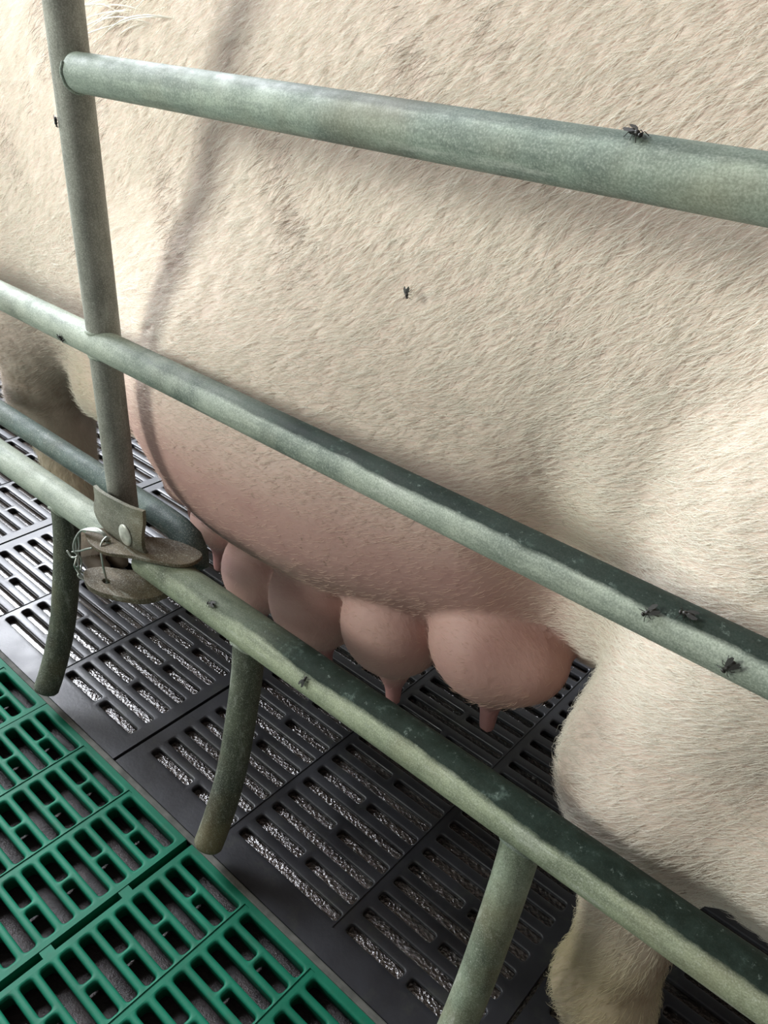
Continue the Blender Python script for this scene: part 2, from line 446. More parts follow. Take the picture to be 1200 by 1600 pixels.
# weld ripples where the top rail meets the post, and short beads on the middle rail
for j, (dx, a0, a1) in enumerate(((0.0, 150, 290), (-0.0026, 165, 270), (-0.0048, 175, 255))):
    b = MB(); b.tube([(-0.6905 + dx + 0.0005 * math.sin(i * 1.7), PY + 0.0004 * j + (0.0157 - 0.0009 * j) * math.cos(math.radians(a0 + (a1 - a0) * i / 14)), R1 + (0.0157 - 0.0009 * j) * math.sin(math.radians(a0 + (a1 - a0) * i / 14))) for i in range(15)], 0.0014, 8)
    b.build('weld_bead', M['pipe_top'], crate)
for sg in (1, -1):
    b = MB(); b.tube([(-0.7130 + 0.0155 * math.cos(math.radians(t)), PY + 0.006 + 0.0158 * math.sin(math.radians(t)), R2 + sg * (0.0128 + 0.0004 * math.sin(t * 0.3))) for t in range(200, 345, 8)], 0.0020, 8)
    b.build('weld_bead', M['pipe'], crate)

# bent legs: straight below the rail, then bowed out over the floor edge
prof = [(0.4076, 0.306), (0.4076, 0.285), (0.4050, 0.255), (0.3995, 0.220), (0.3925, 0.185), (0.3840, 0.145), (0.3740, 0.110), (0.3620, 0.078), (0.3495, 0.050), (0.3400, 0.032)]
def spline(pts, n):
    pts = [np.array(p, float) for p in pts]; out = []
    P = [2 * pts[0] - pts[1]] + pts + [2 * pts[-1] - pts[-2]]
    for i in range(1, len(P) - 2):
        for j in range(n):
            t = j / n
            out.append(0.5 * (2 * P[i] + (P[i + 1] - P[i - 1]) * t + (2 * P[i - 1] - 5 * P[i] + 4 * P[i + 1] - P[i + 2]) * t * t + (3 * P[i] - P[i - 1] - 3 * P[i + 1] + P[i + 2]) * t ** 3))
    out.append(pts[-1]); return out
ps = spline(prof, 4)
for x in (-1.19, -0.844, -0.496, -0.1645, 0.19):
    b = MB(); b.tube([(x, y, z) for y, z in ps], 0.0166, 26, 0, 0.35); b.build('bent_leg', M['finger'] if x < -0.3 else M['finger_pale'], crate)
    pts = [(x + math.cos(t) * 0.0172, PY + math.sin(t) * 0.0172, 0.306 - math.sqrt(max((0.0182 if x < -0.7 else 0.0204) ** 2 - (math.sin(t) * 0.0172) ** 2, 0))) for t in [2 * math.pi * i / 32 for i in range(33)]]
    b = MB(); b.tube(pts, 0.0022, 8, 0, 0); b.build('weld_bead', M['pipe'], crate)

# clamp plate over the rail joint, its upper ear, and the lower ear on the right rail
b = MB()
cols = []
for i in range(15):                                   # saddle: flat face at the top, curling under the rail at the foot
    t = i / 14
    z = 0.383 - 0.062 * t
    y = 0.3868 - 0.0035 * math.sin(math.pi * min(1, max(0, (t - 0.25) / 0.75)))
    if t > 0.8: y += 0.004 * (t - 0.8) / 0.2
    xl = -0.735 + (0.012 * max(0, t - 0.55) / 0.45); xr = -0.641 - 0.004 * t
    cols.append([(xl + (xr - xl) * j / 8, y + 0.0045 * (abs(j - 4) / 4) ** 3, z - 0.010 * (1 - j / 8) * (1 - t) * 0.6 + 0.003 * (j / 8)) for j in range(9)])
vs = [p for r in cols for p in r]; nv = len(vs)
vs += [(x, y + 0.0042, z) for x, y, z in vs]
fs = []
for i in range(14):
    for j in range(8):
        a = i * 9 + j
        fs.append((a, a + 1, a + 10, a + 9)); fs.append((nv + a, nv + a + 9, nv + a + 10, nv + a + 1))
rim = [j for j in range(9)] + [i * 9 + 8 for i in range(1, 15)] + [14 * 9 + j for j in range(7, -1, -1)] + [i * 9 for i in range(13, 0, -1)]
for i in range(len(rim)):
    a = rim[i]; c = rim[(i + 1) % len(rim)]; fs.append((a, nv + a, nv + c, c))
b.add(vs, fs); plate = b.build('clamp_plate', M['plate'], crate)
b = MB(); b.ellipsoid((-0.668, 0.3842, 0.347), (0.011, 0.0032, 0.013)); o = b.build('weld_blob', M['weld'], plate); o.location = (0, 0, 0)
for o2 in (o,):
    me = o2.data; off = plate.location + crate.location
    me.transform(Matrix.Translation(-off)); 

def ear(name, poly, hole, z, th, mat, tilt=0.0):
    """flat lug with a round hole, lying level"""
    bm = bmesh.new()
    seg = 20
    n_ = len(poly); dense = []
    for i in range(n_):
        A, B, C_, D = (np.array(poly[(i + q) % n_]) for q in (-1, 0, 1, 2))
        for t in (0.0, 0.25, 0.5, 0.75):
            dense.append(tuple(0.5 * (2 * B + (C_ - A) * t + (2 * A - 5 * B + 4 * C_ - D) * t * t + (3 * B - A - 3 * C_ + D) * t ** 3)))
    poly = dense
    hv = [bm.verts.new((hole[0] + 0.0052 * math.cos(2 * math.pi * i / seg), hole[1] + 0.0038 * math.sin(2 * math.pi * i / seg), z)) for i in range(seg)]
    pv = [bm.verts.new((x, y, z + tilt * (x - hole[0]))) for x, y in poly]
    es = [bm.edges.new((hv[i], hv[(i + 1) % seg])) for i in range(seg)] + [bm.edges.new((pv[i], pv[(i + 1) % len(pv)])) for i in range(len(pv))]
    bmesh.ops.triangle_fill(bm, edges=es, use_beauty=True)
    g = bmesh.ops.extrude_face_region(bm, geom=bm.faces[:])
    bmesh.ops.translate(bm, verts=[v for v in g['geom'] if isinstance(v, bmesh.types.BMVert)], vec=(0, 0, -th))
    bmesh.ops.recalc_face_normals(bm, faces=bm.faces[:])
    me = bpy.data.meshes.new(name); bm.to_mesh(me); bm.free(); me.materials.append(mat)
    me.transform(Matrix.Translation(-crate.location))
    o = bpy.data.objects.new(name, me); C.objects.link(o); o.parent = crate
    bv = o.modifiers.new('bevel', 'BEVEL'); bv.width = 0.0008; bv.segments = 2; bv.limit_method = 'ANGLE'
    return o
ear('ear_plate', [(-0.728, 0.372), (-0.715, 0.3645), (-0.697, 0.361), (-0.675, 0.364), (-0.650, 0.380), (-0.606, 0.402), (-0.596, 0.420), (-0.606, 0.436), (-0.650, 0.428), (-0.690, 0.400), (-0.722, 0.388)], (-0.694, 0.377), 0.3300, 0.0045, M['rusty'], 0.02)
ear('ear_plate', [(-0.725, 0.362), (-0.708, 0.351), (-0.688, 0.349), (-0.664, 0.357), (-0.632, 0.380), (-0.630, 0.418), (-0.670, 0.418), (-0.692, 0.396), (-0.716, 0.380)], (-0.690, 0.367), 0.2830, 0.0075, M['rusty'])

# guard bar behind the bottom rail, elbowed down into the joint
b = MB()
gp = along(-2.1, -0.715, 0.451, 0.329, 10) + [(-0.69, 0.451, 0.3285), (-0.666, 0.4505, 0.327), (-0.647, 0.4485, 0.322), (-0.634, 0.444, 0.313), (-0.626, 0.438, 0.301)]
b.tube(gp, [0.0148] * 12 + [0.0152, 0.0168, 0.018, 0.0185], 26, 0.25, 0.3)
b.build('guard_bar', M['guard'], crate)

# tie wire through both ears
wm = MB()
def wire(pts): wm.tube(spline(pts, 8), 0.00115, 8, 0.5, 0.5)
wire([(-0.6915, 0.3790, 0.334), (-0.6935, 0.3755, 0.3355), (-0.6905, 0.3665, 0.330), (-0.687, 0.3640, 0.312), (-0.688, 0.3655, 0.293), (-0.690, 0.3675, 0.284), (-0.691, 0.3690, 0.272)])
for e in (0.0, 0.0035, -0.003):
    wire([(-0.6945, 0.3770 + e * 0.3, 0.331), (-0.700, 0.3760 + e * 0.4, 0.3375), (-0.712, 0.372 + e, 0.3385), (-0.7255, 0.3665 + e * 0.7, 0.334), (-0.7335, 0.362 + e, 0.322 + e), (-0.7340, 0.360 + e, 0.307), (-0.7290, 0.358 - e, 0.296), (-0.7285, 0.356 - e, 0.286 + e), (-0.7275, 0.357 + e, 0.277), (-0.7190, 0.360 + e * 0.6, 0.2725), (-0.700, 0.366 + e * 0.3, 0.273), (-0.6905, 0.3675, 0.280)])
wire([(-0.706, 0.364, 0.321), (-0.715, 0.362, 0.316), (-0.726, 0.360, 0.309), (-0.737, 0.359, 0.303), (-0.741, 0.358, 0.301)])
wire([(-0.730, 0.357, 0.300), (-0.738, 0.355, 0.297), (-0.744, 0.354, 0.303)])
wire([(-0.732, 0.358, 0.297), (-0.726, 0.3555, 0.291), (-0.731, 0.3545, 0.285), (-0.725, 0.3545, 0.280)])
tag(wm.build('tie_wire', M['wire'], loc=(-0.69, 0.37, 0.30), auto=0), 'loop of twisted wire tying the two rusty ears together at the post foot', 'wire')

# ------------------------------------------------------------------ sow
YC = 0.70
# stations: x, half width, top z, bottom z, height of greatest width
ST = np.array([
    (-1.50, 0.015, 0.74, 0.60, 0.68), (-1.47, 0.10, 0.82, 0.54, 0.66), (-1.40, 0.155, 0.90, 0.47, 0.64), (-1.28, 0.175, 0.95, 0.40, 0.61),
    (-1.10, 0.180, 0.985, 0.30, 0.60), (-0.98, 0.188, 0.995, 0.27, 0.60), (-0.88, 0.198, 1.0, 0.26, 0.60), (-0.78, 0.204, 1.0, 0.25, 0.60),
    (-0.66, 0.205, 1.0, 0.25, 0.60), (-0.50, 0.203, 0.995, 0.25, 0.60), (-0.38, 0.200, 0.99, 0.25, 0.60), (-0.25, 0.192, 0.985, 0.27, 0.60),
    (-0.10, 0.185, 0.975, 0.29, 0.60), (0.10, 0.180, 0.95, 0.29, 0.60), (0.28, 0.170, 0.90, 0.33, 0.60), (0.45, 0.150, 0.84, 0.40, 0.60),
    (0.60, 0.120, 0.79, 0.44, 0.61), (0.72, 0.090, 0.72, 0.44, 0.57), (0.86, 0.058, 0.60, 0.43, 0.51), (0.93, 0.050, 0.57, 0.44, 0.50), (0.955, 0.010, 0.52, 0.48, 0.50)], float)
xs = np.linspace(-1.56, 1.02, 517)
tab = []
for c in range(1, 5):
    v = np.interp(xs, ST[:, 0], ST[:, c])
    kk = np.exp(-0.5 * (np.arange(-18, 19) / 5.0) ** 2); kk /= kk.sum()
    w = np.convolve(np.pad(v, 18, mode='edge'), kk, mode='valid')
    end = np.clip(np.minimum(xs + 1.50, 0.955 - xs) / 0.06, 0, 1)
    tab.append(w * end + v * (1 - end))
TW, TT, TB, TZ = tab
TW = np.where((xs < -1.50) | (xs > 0.955), -0.05, TW)

def f_torso(x, y, z):
    w = np.maximum(np.interp(x, xs, TW), 0.004); t = np.interp(x, xs, TT); bt = np.interp(x, xs, TB); zc = np.interp(x, xs, TZ)
    up = z > zc
    h = np.where(up, t - zc, zc - bt)
    h = np.maximum(h, 0.01)
    a = np.abs(y - YC) / w; bb = np.abs(z - zc) / h
    p = np.where(up, 2.3, 2.1)
    g = (a ** p + bb ** p) ** (1 / p)
    sc = np.minimum(w, h)
    d = (g - 1) * sc
    return np.where((x < -1.505) | (x > 0.96), np.maximum(d, 0.03), d)

def smin(a, b, k):
    h = np.maximum(k - np.abs(a - b), 0) / k
    return np.minimum(a, b) - h * h * k * 0.25

PR = []   # (kind, params, k, x-extent)
def ell(c, r, k, rot=0.0): PR.append(('e', c, r, k, rot))
def cone(a, b, ra, rb, k): PR.append(('c', a, b, ra, rb, k))
def both(fn, *a):
    """near side, then the same mirrored to the sow's far side"""
    fn(*a)
    def mir(p): return (p[0], 2 * YC - p[1], p[2]) if isinstance(p, tuple) and len(p) in (3,) and p[1] > 0.3 else p
    fn(*[mir(p) for p in a])
# heavy belly
both(ell, (-0.630, 0.660, 0.472), (0.300, 0.226, 0.262, 0.245, 0.430), 0.055)
# hindquarter
both(ell, (-1.17, 0.665, 0.62), (0.20, 0.135, 0.25), 0.06)
both(cone, (-1.20, 0.625, 0.47), (-1.235, 0.610, 0.27), 0.125, 0.070, 0.05)
both(cone, (-1.235, 0.610, 0.27), (-1.165, 0.590, 0.115), 0.066, 0.038, 0.03)
both(cone, (-1.155, 0.585, 0.115), (-1.10, 0.575, 0.045), 0.036, 0.036, 0.02)
# flank fold between thigh and belly
both(cone, (-0.93, 0.595, 0.36), (-1.05, 0.605, 0.33), 0.050, 0.045, 0.05)
# shoulder, upper arm, elbow, forearm
both(ell, (0.02, 0.615, 0.56), (0.20, 0.145, 0.27), 0.05)
both(cone, (-0.055, 0.588, 0.56), (-0.105, 0.558, 0.335), 0.130, 0.085, 0.022)
both(cone, (-0.100, 0.550, 0.322), (0.09, 0.555, 0.312), 0.080, 0.092, 0.03)
both(ell, (-0.150, 0.535, 0.275), (0.040, 0.042, 0.046), 0.045)
both(cone, (-0.104, 0.520, 0.29), (-0.084, 0.492, 0.145), 0.066, 0.038, 0.04)
both(cone, (-0.084, 0.492, 0.145), (-0.083, 0.482, 0.075), 0.037, 0.044, 0.02)
both(cone, (-0.083, 0.482, 0.075), (-0.070, 0.478, 0.045), 0.044, 0.040, 0.02)
ell((0.16, 0.70, 0.36), (0.20, 0.13, 0.11), 0.06)
# udder glands and teats: x, y, z of the gland, size, teat tip
UD = [(-0.298, 0.565, 0.304, (0.076, 0.064, 0.064), (-0.2915, 0.556, 0.211)),
      (-0.428, 0.560, 0.262, (0.062, 0.060, 0.066), (-0.4180, 0.556, 0.159)),
      (-0.548, 0.562, 0.228, (0.064, 0.060, 0.066), (-0.5300, 0.557, 0.138)),
      (-0.655, 0.570, 0.212, (0.058, 0.056, 0.062), (-0.6600, 0.560, 0.122)),
      (-0.755, 0.590, 0.235, (0.050, 0.050, 0.042), (-0.765, 0.5800, 0.160)),
      (-0.850, 0.610, 0.250, (0.045, 0.046, 0.040), (-0.860, 0.6100, 0.190))]
for gx, gy, gz, gr, tip in UD:
    both(ell, (gx, gy, gz + 0.006), (gr[0], gr[1], gr[2] * 0.96), 0.008)
    gb = (gx * 0.3 + tip[0] * 0.7, gy * 0.4 + tip[1] * 0.6, tip[2] + 0.046)
    both(cone, (gx, gy, gz - gr[2] * 0.18), gb, gr[0] * 0.74, 0.0185, 0.014)
    both(cone, gb, tip, 0.0130, 0.0085, 0.012)
# ears
both(cone, (0.60, 0.60, 0.76), (0.74, 0.53, 0.74), 0.045, 0.022, 0.03)

def f_body(x, y, z, skip=True):
    d = f_torso(x, y, z)
    x0, x1 = float(x.min()), float(x.max())
    for p in PR:
        if p[0] == 'e':
            _, c, r, k, rot = p if len(p) == 5 else (*p, 0)
            if x1 < c[0] - r[0] - k - 0.02 or x0 > c[0] + (r[4] if len(r) > 4 else r[0]) + k + 0.02: continue
            rz = r[2] if len(r) == 3 else np.where(z > c[2], r[2], r[3])
            rx = r[0] if len(r) < 5 else np.where(x > c[0], r[4], r[0])
            px, py, pz = (x - c[0]) / rx, (y - c[1]) / r[1], (z - c[2]) / rz
            q = np.sqrt(px * px + py * py + pz * pz) + 1e-9
            gx, gy, gz = px / rx, py / r[1], pz / rz
            e = q * (q - 1) / (np.sqrt(gx * gx + gy * gy + gz * gz) + 1e-9)
            d = smin(d, e, k)
        else:
            _, a, b_, ra, rb, k = p
            lo = min(a[0] - ra, b_[0] - rb) - k - 0.02; hi = max(a[0] + ra, b_[0] + rb) + k + 0.02
            if x1 < lo or x0 > hi: continue
            ab = np.subtract(b_, a); L2 = float(ab @ ab)
            t = np.clip(((x - a[0]) * ab[0] + (y - a[1]) * ab[1] + (z - a[2]) * ab[2]) / L2, 0, 1)
            e = np.sqrt((x - a[0] - t * ab[0]) ** 2 + (y - a[1] - t * ab[1]) ** 2 + (z - a[2] - t * ab[2]) ** 2) - (ra + (rb - ra) * t)
            d = smin(d, e, k)
    for cx, cy, cz, sx, sy, sz, a in DENT:
        if x1 < cx - 3 * sx or x0 > cx + 3 * sx: continue
        d = d + a * np.exp(-((x - cx) / sx) ** 2 - ((y - cy) / sy) ** 2 - ((z - cz) / sz) ** 2)
    return d

DENT = [(-0.250, 0.50, 0.43, 0.036, 0.07, 0.13, 0.034), (-0.250, 2 * YC - 0.50, 0.43, 0.036, 0.07, 0.13, 0.034)]
def surface_nets(h):
    gx = np.arange(-1.54, 1.0, h, dtype=np.float32); gy = np.arange(0.40, 1.0 + h, h, dtype=np.float32); gz = np.arange(0.004 - 2 * h, 1.05, h, dtype=np.float32)
    F = np.empty((len(gx), len(gy), len(gz)), np.float32)
    for i in range(0, len(gx), 12):
        X, Y, Z = np.meshgrid(gx[i:i + 12], gy, gz, indexing='ij')
        F[i:i + 12] = np.maximum(f_body(X, Y, Z), 0.004 - Z)
    S = F < 0
    n = [s - 1 for s in F.shape]
    cnt = np.zeros(n, np.int8)
    for a in (0, 1):
        for b_ in (0, 1):
            for c in (0, 1): cnt += S[a:a + n[0], b_:b_ + n[1], c:c + n[2]]
    act = (cnt > 0) & (cnt < 8)
    idx = -np.ones(n, np.int64); ii = np.argwhere(act); idx[act] = np.arange(len(ii))
    acc = np.zeros((len(ii), 3)); num = np.zeros(len(ii))
    cor = [(a, b_, c) for a in (0, 1) for b_ in (0, 1) for c in (0, 1)]
    V = {c: F[ii[:, 0] + c[0], ii[:, 1] + c[1], ii[:, 2] + c[2]] for c in cor}
    for p in cor:
        for ax in range(3):
            if p[ax]: continue
            q = list(p); q[ax] = 1; q = tuple(q)
            f0, f1 = V[p], V[q]; m_ = (f0 < 0) != (f1 < 0)
            t = np.where(m_, f0 / (f0 - f1 + 1e-12), 0)
            pt = np.tile(np.array(p, float), (len(ii), 1)); pt[:, ax] += t
            acc += np.where(m_[:, None], pt, 0); num += m_
    P = (ii + acc / num[:, None]) * h + np.array([gx[0], gy[0], gz[0]])
    quads = []
    for ax in range(3):
        o1, o2 = [(1, 2), (2, 0), (0, 1)][ax]
        A = np.take(S, range(F.shape[ax] - 1), ax); B = np.take(S, range(1, F.shape[ax]), ax)
        E = np.argwhere(A != B)
        ok = (E[:, o1] > 0) & (E[:, o2] > 0) & (E[:, o1] < n[o1]) & (E[:, o2] < n[o2])
        E = E[ok]
        def cell(d1, d2):
            e = E.copy(); e[:, o1] -= d1; e[:, o2] -= d2
            return idx[e[:, 0], e[:, 1], e[:, 2]]
        q = np.stack([cell(1, 1), cell(0, 1), cell(0, 0), cell(1, 0)], 1)
        flip = ~A[E[:, 0], E[:, 1], E[:, 2]]
        q[flip] = q[flip][:, ::-1]
        quads.append(q)
    Q = np.concatenate(quads); Q = Q[(Q >= 0).all(1)]
    # settle the vertices on the surface
    for _ in range(3):
        e = 1e-3
        out = np.empty((len(P), 4))
        order = np.argsort(P[:, 0])
        for ch in np.array_split(order, 60):
            x, y, z = P[ch].T
            f0 = f_body(x, y, z)
            out[ch] = np.stack([f0, f_body(x + e, y, z) - f0, f_body(x, y + e, z) - f0, f_body(x, y, z + e) - f0], 1)
        g = out[:, 1:] / e; gn = (g * g).sum(1) + 1e-6
        step = np.clip(out[:, 0] / gn, -h * 0.7, h * 0.7)
        mv = P[:, 2] > 0.008
        P[mv] -= (step[:, None] * g)[mv] * 0.8
    return P, Q

def sstep(a, b_, x):
    t = np.clip((x - a) / (b_ - a), 0, 1); return t * t * (3 - 2 * t)
P, Q = surface_nets(0.0065)
me = bpy.data.meshes.new('sow')
me.vertices.add(len(P)); me.vertices.foreach_set('co', (P - np.array([-0.4, YC, 0.0])).astype(np.float32).ravel())
me.loops.add(Q.size); me.loops.foreach_set('vertex_index', Q.ravel().astype(np.int32))
me.polygons.add(len(Q)); me.polygons.foreach_set('loop_start', np.arange(0, Q.size, 4, dtype=np.int32)); me.polygons.foreach_set('loop_total', np.full(len(Q), 4, np.int32))
me.polygons.foreach_set('use_smooth', np.ones(len(Q), bool))
me.update(); me.validate()
me.materials.append(M['skin'])
sow = bpy.data.objects.new('sow', me); C.objects.link(sow); sow.location = (-0.4, YC, 0.0)
tag(sow, 'big cream and pink sow standing behind the green rails, udders hanging low', 'pig')
sm = sow.modifiers.new('smooth', 'CORRECTIVE_SMOOTH') if False else None

x, y, z = P.T
ud = np.full(len(P), 9.0); td = np.full(len(P), 9.0)
for gx, gy, gz, gr, tip in UD:
    for s_ in (1, -1):
        yy = gy if s_ == 1 else 2 * YC - gy; ty = tip[1] if s_ == 1 else 2 * YC - tip[1]
        ud = np.minimum(ud, np.sqrt(((x - gx) / gr[0]) ** 2 + ((y - yy) / gr[1]) ** 2 + ((z - gz + 0.01) / gr[2]) ** 2))
        td = np.minimum(td, np.sqrt((x - tip[0]) ** 2 + (y - ty) ** 2 + (z - tip[2] - 0.008) ** 2))
pink = sstep(0.56, 0.40, z) * sstep(-0.19, -0.30, x) * sstep(-1.05, -0.85, x) * 0.95
pink = np.maximum(pink, sstep(1.5, 1.02, ud) * (z < 0.36))
teat = np.maximum(sstep(0.055, 0.018, td) * (z < 0.26), 0)
dirt = np.zeros(len(P))
def blob(cx, cy, cz, r, a): 
    global dirt
    dirt = np.maximum(dirt, a * np.exp(-((x - cx) ** 2 + (y - cy) ** 2 + (z - cz) ** 2) / (r * r)))
blob(-0.160, 0.472, 0.302, 0.024, 0.9); blob(-0.156, 0.485, 0.350, 0.030, 0.45); blob(-0.108, 0.455, 0.292, 0.030, 0.40); blob(-0.060, 0.466, 0.270, 0.034, 0.5); blob(-0.043, 0.484, 0.154, 0.028, 0.9); blob(-0.09, 0.455, 0.215, 0.028, 0.5); blob(-1.14, 0.55, 0.366, 0.08, 0.6); blob(-1.156, 0.588, 0.287, 0.09, 0.85)
blob(-1.21, 0.54, 0.30, 0.11, 0.85); blob(-1.15, 0.55, 0.40, 0.08, 0.5); blob(-1.10, 0.57, 0.02, 0.05, 0.8); blob(-0.075, 0.47, 0.03, 0.05, 0.8)
blob(-0.048, 0.462, 0.125, 0.034, 0.9); blob(-0.07, 0.46, 0.20, 0.035, 0.45); blob(-0.08, 0.46, 0.12, 0.09, 0.28); blob(-1.25, 0.54, 0.38, 0.14, 0.85); blob(-1.16, 0.55, 0.14, 0.06, 0.5)
stain_bounce = np.zeros(len(P))  # green floor bounce painted on the lower front leg; yellowed coat elsewhere
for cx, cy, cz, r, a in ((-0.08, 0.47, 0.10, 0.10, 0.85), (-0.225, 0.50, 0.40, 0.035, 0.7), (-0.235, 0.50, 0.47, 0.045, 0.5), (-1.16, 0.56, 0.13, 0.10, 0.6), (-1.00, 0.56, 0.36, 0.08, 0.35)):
    stain_bounce = np.maximum(stain_bounce, a * np.exp(-((x - cx) ** 2 + (y - cy) ** 2 + (z - cz) ** 2) / (r * r)))
for nm, arr in (('stain_bounce', stain_bounce), ('pink', pink), ('teat', teat), ('dirt', dirt)):
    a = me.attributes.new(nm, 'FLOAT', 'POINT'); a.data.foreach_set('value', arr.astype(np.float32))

# cloven hooves
def hoof(cx, cy, sgn=1):
    b = MB()
    for dy in (-0.017, 0.017):
        b.ellipsoid((cx + 0.012, cy + dy, 0.0195), (0.040, 0.0155, 0.018), nu=16, nv=10)
    for dy in (-0.018, 0.018): b.ellipsoid((cx - 0.034, cy + dy, 0.038), (0.012, 0.009, 0.014), nu=12, nv=8)
    o = b.build('hoof', M['hoof'], sow)
    o.location = (0, 0, 0); o.data.transform(Matrix.Translation(-sow.location)); return o
for cx, cy in ((-0.058, 0.478), (-1.085, 0.573), (-0.058, 2 * YC - 0.478), (-1.085, 2 * YC - 0.573)): hoof(cx, cy)

# bristles: fine curves lying along the coat
rng = np.random.default_rng(7)
tri = np.concatenate([Q[:, [0, 1, 2]], Q[:, [0, 2, 3]]])
A0, A1, A2 = P[tri[:, 0]], P[tri[:, 1]], P[tri[:, 2]]
nr = np.cross(A1 - A0, A2 - A0); ar = np.linalg.norm(nr, axis=1) * 0.5; nr /= (2 * ar[:, None] + 1e-12)
cen = (A0 + A1 + A2) / 3
camp = np.array([0, 0, 0.84])
facing = ((camp - cen) * nr).sum(1) / np.linalg.norm(camp - cen, axis=1)
wgt = ar * np.where((cen[:, 1] < YC + 0.02) & (facing > -0.35) & (cen[:, 0] < 0.35), 1.0, 0.03)
tpink = pink[tri].mean(1); tteat = teat[tri].mean(1)
wgt = wgt * (1 - 0.75 * np.clip(dirt[tri].mean(1), 0, 1)) * (1 - 0.72 * tpink) * (1 - tteat) * np.where(tpink > 0.85, 0.4, 1)
wgt *= 1 / (0.35 + np.linalg.norm(camp - cen, axis=1))
NH = 240000
pick = rng.choice(len(tri), NH, p=wgt / wgt.sum())
u = rng.random((NH, 2)); su = np.sqrt(u[:, :1]); bc = np.concatenate([1 - su, su * (1 - u[:, 1:]), su * u[:, 1:]], 1)
root = A0[pick] * bc[:, :1] + A1[pick] * bc[:, 1:2] + A2[pick] * bc[:, 2:]
nn = nr[pick]
steep = sstep(0.46, 0.72, root[:, 2]) * 0.8 + 0.12 + 0.5 * sstep(-0.30, -0.10, root[:, 0]) * sstep(0.5, 0.3, root[:, 2])
steep = np.where(root[:, 2] < 0.25, 1.6, steep)
flow = np.stack([-np.ones(NH), np.zeros(NH), -steep], 1)
flow -= nn * (flow * nn).sum(1, keepdims=True)
flow /= np.linalg.norm(flow, axis=1, keepdims=True) + 1e-9
side = np.cross(nn, flow)
clump = np.sin(root[:, 0] * 61 + 3 * np.sin(root[:, 2] * 37)) * np.sin(root[:, 2] * 53 + 2 * np.sin(root[:, 0] * 29))
ang = rng.normal(0, 0.24, NH) + 0.08 * clump
dirv = flow * np.cos(ang)[:, None] + side * np.sin(ang)[:, None]
lift = np.clip(rng.normal(0.22, 0.10, NH), 0.05, 0.7)
ln = np.clip(rng.normal(0.0165, 0.004, NH), 0.006, 0.03) * (1 - 0.45 * tpink[pick])
ln *= np.where(root[:, 2] < 0.25, 0.8, 1)
p0 = root - nn * 0.001
p1 = root + (dirv + nn * lift[:, None]) * (ln * 0.4)[:, None]
p2 = root + dirv * (ln * 0.75)[:, None] + nn * (ln * lift * 0.62)[:, None]
p3 = root + (dirv + side * (0.12 * rng.normal(0, 1, NH))[:, None]) * ln[:, None] + nn * (ln * lift * 0.55)[:, None]
pts = np.stack([p0, p1, p2, p3], 1)
tn = tpink[pick]
rad = (1 - 0.3 * tn)[:, None] * np.stack([np.full(NH, 1.0), np.full(NH, 0.9), np.full(NH, 0.6), np.full(NH, 0.15)], 1) * np.clip(rng.normal(0.00014, 0.00004, NH), 0.00007, 0.0003)[:, None]
# a few long white bristles high on the flank
NL = 46
near = np.argwhere((np.abs(P[:, 0] + 0.76) < 0.055) & (np.abs(P[:, 2] - 0.845) < 0.03) & (P[:, 1] < YC)).ravel()
ch = rng.choice(near, NL)
lr = P[ch]
ldir = np.stack([-np.ones(NL), rng.normal(-0.15, 0.10, NL), rng.normal(-0.28, 0.16, NL)], 1)
ldir /= np.linalg.norm(ldir, axis=1, keepdims=True)
ll = rng.uniform(0.04, 0.095, NL)[:, None]
cv = rng.normal(0.12, 0.12, NL)[:, None]
upv = np.array([0, -0.35, 0.6])
lp = np.stack([lr, lr + ldir * ll * 0.33 + upv * ll * cv * 0.6, lr + ldir * ll * 0.66 + upv * ll * cv * 0.75, lr + ldir * ll + upv * ll * cv * 0.4], 1)
pts = np.concatenate([pts, lp]); rad = np.concatenate([rad, np.tile(np.array([0.0007, 0.0006, 0.0005, 0.0002]), (NL, 1))])
NT_ = len(pts)
hc = bpy.data.hair_curves.new('bristles')
hc.add_curves([4] * NT_)
hc.attributes['position'].data.foreach_set('vector', (pts - np.array([-0.4, YC, 0.0])).astype(np.float32).ravel())
ra = hc.attributes.get('radius') or hc.attributes.new('radius', 'FLOAT', 'POINT')
ra.data.foreach_set('value', rad.astype(np.float32).ravel())
soil = np.clip(dirt[tri].mean(1)[pick] * rng.uniform(0.6, 1.2, NH), 0, 1)
patch = np.sin(root[:, 0] * 23 + 1.3) * np.sin(root[:, 2] * 19 + 2 * np.sin(root[:, 0] * 11)) + 0.5 * np.sin(root[:, 0] * 71 + root[:, 2] * 47)
pd = np.clip(patch - 0.25, 0, 1) * sstep(0.50, 0.66, root[:, 2]) * sstep(-0.25, -0.45, root[:, 0])
soil = np.maximum(soil, (rng.random(NH) < 0.30 * pd) * 0.85)
for nm, arr in (('soil', np.concatenate([soil, np.zeros(NL)])), ('blush', np.concatenate([tn, np.zeros(NL)])), ('stain_bounce', np.concatenate([stain_bounce[tri].mean(1)[pick], np.zeros(NL)]))):
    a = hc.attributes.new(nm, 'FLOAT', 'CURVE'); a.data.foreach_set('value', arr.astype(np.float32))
hc.materials.append(M['hair'])
ho = bpy.data.objects.new('bristles', hc); C.objects.link(ho); ho.parent = sow
ho['kind'] = 'stuff'

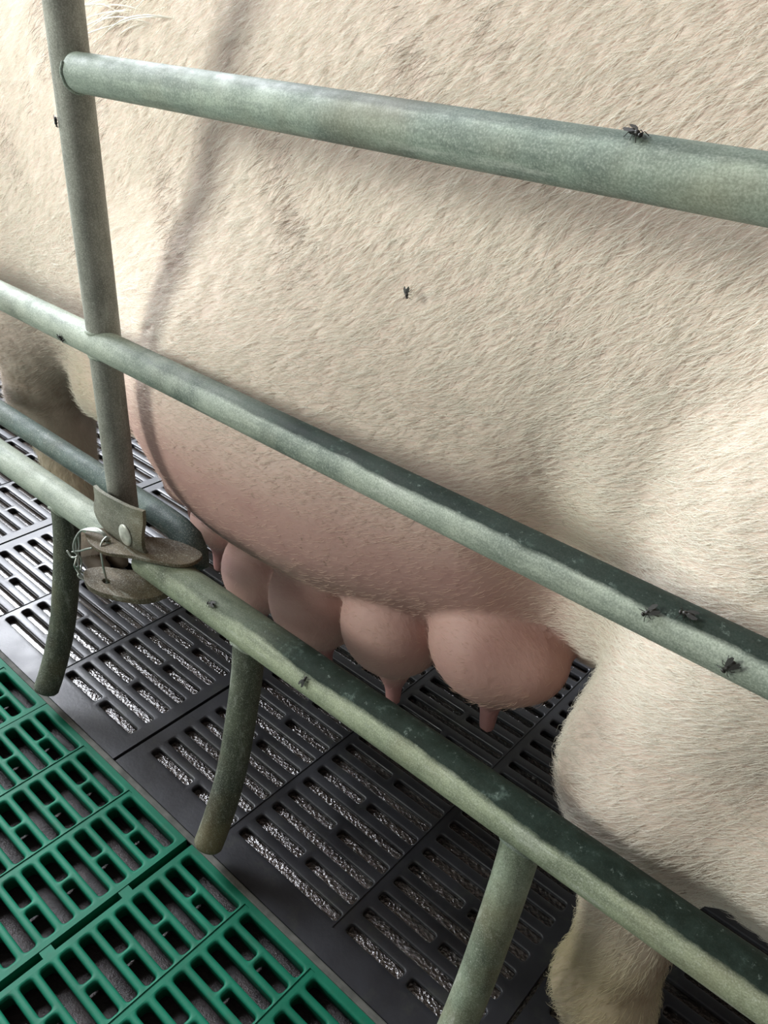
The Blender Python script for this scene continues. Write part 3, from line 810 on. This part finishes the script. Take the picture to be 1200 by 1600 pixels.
# ------------------------------------------------------------------ flies
def fly(pos, normal, heading, length, label):
    """pos on the surface, normal away from it, heading along the body"""
    n = Vector(normal).normalized(); h = Vector(heading); h = (h - n * h.dot(n)).normalized(); w = n.cross(h)
    R = Matrix((h, w, n)).transposed()
    L = length / 7.0 * 0.001 * 1000 / 1000
    root = bpy.data.objects.new('fly', None); C.objects.link(root); root.empty_display_size = 0.01
    root.matrix_world = Matrix.Translation(Vector(pos)) @ R.to_4x4()
    tag(root, label, 'fly', 'flies sitting on the rails and the sow')
    def sub(name, b, mat):
        o = b.build(name, mat, None); o.parent = root; return o
    s_ = length
    b = MB(); b.ellipsoid((0.10 * s_, 0, 0.20 * s_), (0.19 * s_, 0.15 * s_, 0.15 * s_), nu=12, nv=8)
    b.ellipsoid((-0.22 * s_, 0, 0.18 * s_), (0.27 * s_, 0.17 * s_, 0.14 * s_), nu=12, nv=8); sub('body', b, M['fly'])
    b = MB(); b.ellipsoid((0.36 * s_, 0, 0.18 * s_), (0.10 * s_, 0.15 * s_, 0.11 * s_), nu=12, nv=8); sub('head', b, M['fly'])
    for sg in (1, -1):
        b = MB()
        poly = [(0.12, 0.06), (-0.10, 0.24), (-0.40, 0.33), (-0.62, 0.27), (-0.66, 0.16), (-0.40, 0.05)]
        pp = [(x_ * s_, sg * y_ * s_) for x_, y_ in poly]
        if sg < 0: pp = pp[::-1]
        b.prism(pp, (0, 0, 0.335 * s_), (1, 0, 0.0), (0, 1, -0.12 * sg), 0.010 * s_)
        sub('wing', b, M['wing'])
        for q, (lx, spread) in enumerate(((0.20, 0.30), (0.08, 0.0), (-0.05, -0.34))):
            b = MB(); b.tube([(lx * s_, sg * 0.08 * s_, 0.16 * s_), ((lx + spread * 0.5) * s_, sg * 0.26 * s_, 0.24 * s_), ((lx + spread) * s_, sg * 0.40 * s_, 0.01 * s_)], 0.022 * s_, 6)
            sub('leg', b, M['fly'])
    return root

fly((-0.1882, 0.4013, 0.7982), (0.0, -0.407, 0.914), (0.9, -0.4, 0.0), 0.0100, 'dark fly on the upper edge of the top rail')  # fly positions come from image pixels, ray-cast onto rails and sow, baked as numbers
fly((-0.7184, 0.3984, 0.7440), (-0.39, -0.92, 0.0), (0.2, 0.0, -1.0), 0.0088, 'dark fly on the grey post just under the top rail joint')
fly((-0.1158, 0.3948, 0.5527), (0.0, -0.829, 0.559), (-0.5, -0.2, -0.5), 0.0100, 'dark fly left of two others on the middle rail, above the front leg')
fly((-0.0970, 0.4007, 0.5579), (0.0, -0.447, 0.894), (-0.8, -0.3, 0.3), 0.0100, 'dark fly on the grimy top of the middle rail, between two other flies')
fly((-0.0651, 0.3922, 0.5459), (0.0, -0.993, 0.12), (-0.4, 0.0, -0.9), 0.0110, 'dark fly with spread legs low on the middle rail, rightmost of the row')
fly((-0.7564, 0.3925, 0.5407), (0.0, -0.977, -0.213), (0.8, 0.0, -0.6), 0.0088, 'dark fly on the underside of the middle rail, left of the post')
fly((-0.5368, 0.3945, 0.3215), (0.0, -0.64, 0.76), (-0.9, -0.3, 0.0), 0.0100, 'dark fly on the bottom rail between the clamp and the middle bent leg')
fly((-0.3952, 0.3896, 0.3157), (0.0, -0.881, 0.473), (0.2, 0.3, 0.8), 0.0100, 'dark fly on the bottom rail just right of the middle bent leg')
fly((-0.3916, 0.4912, 0.6565), (0.136, -0.965, 0.225), (0.18, 0.0, -1.0), 0.0085, 'dark fly with folded wings alone on the sow\'s flank')
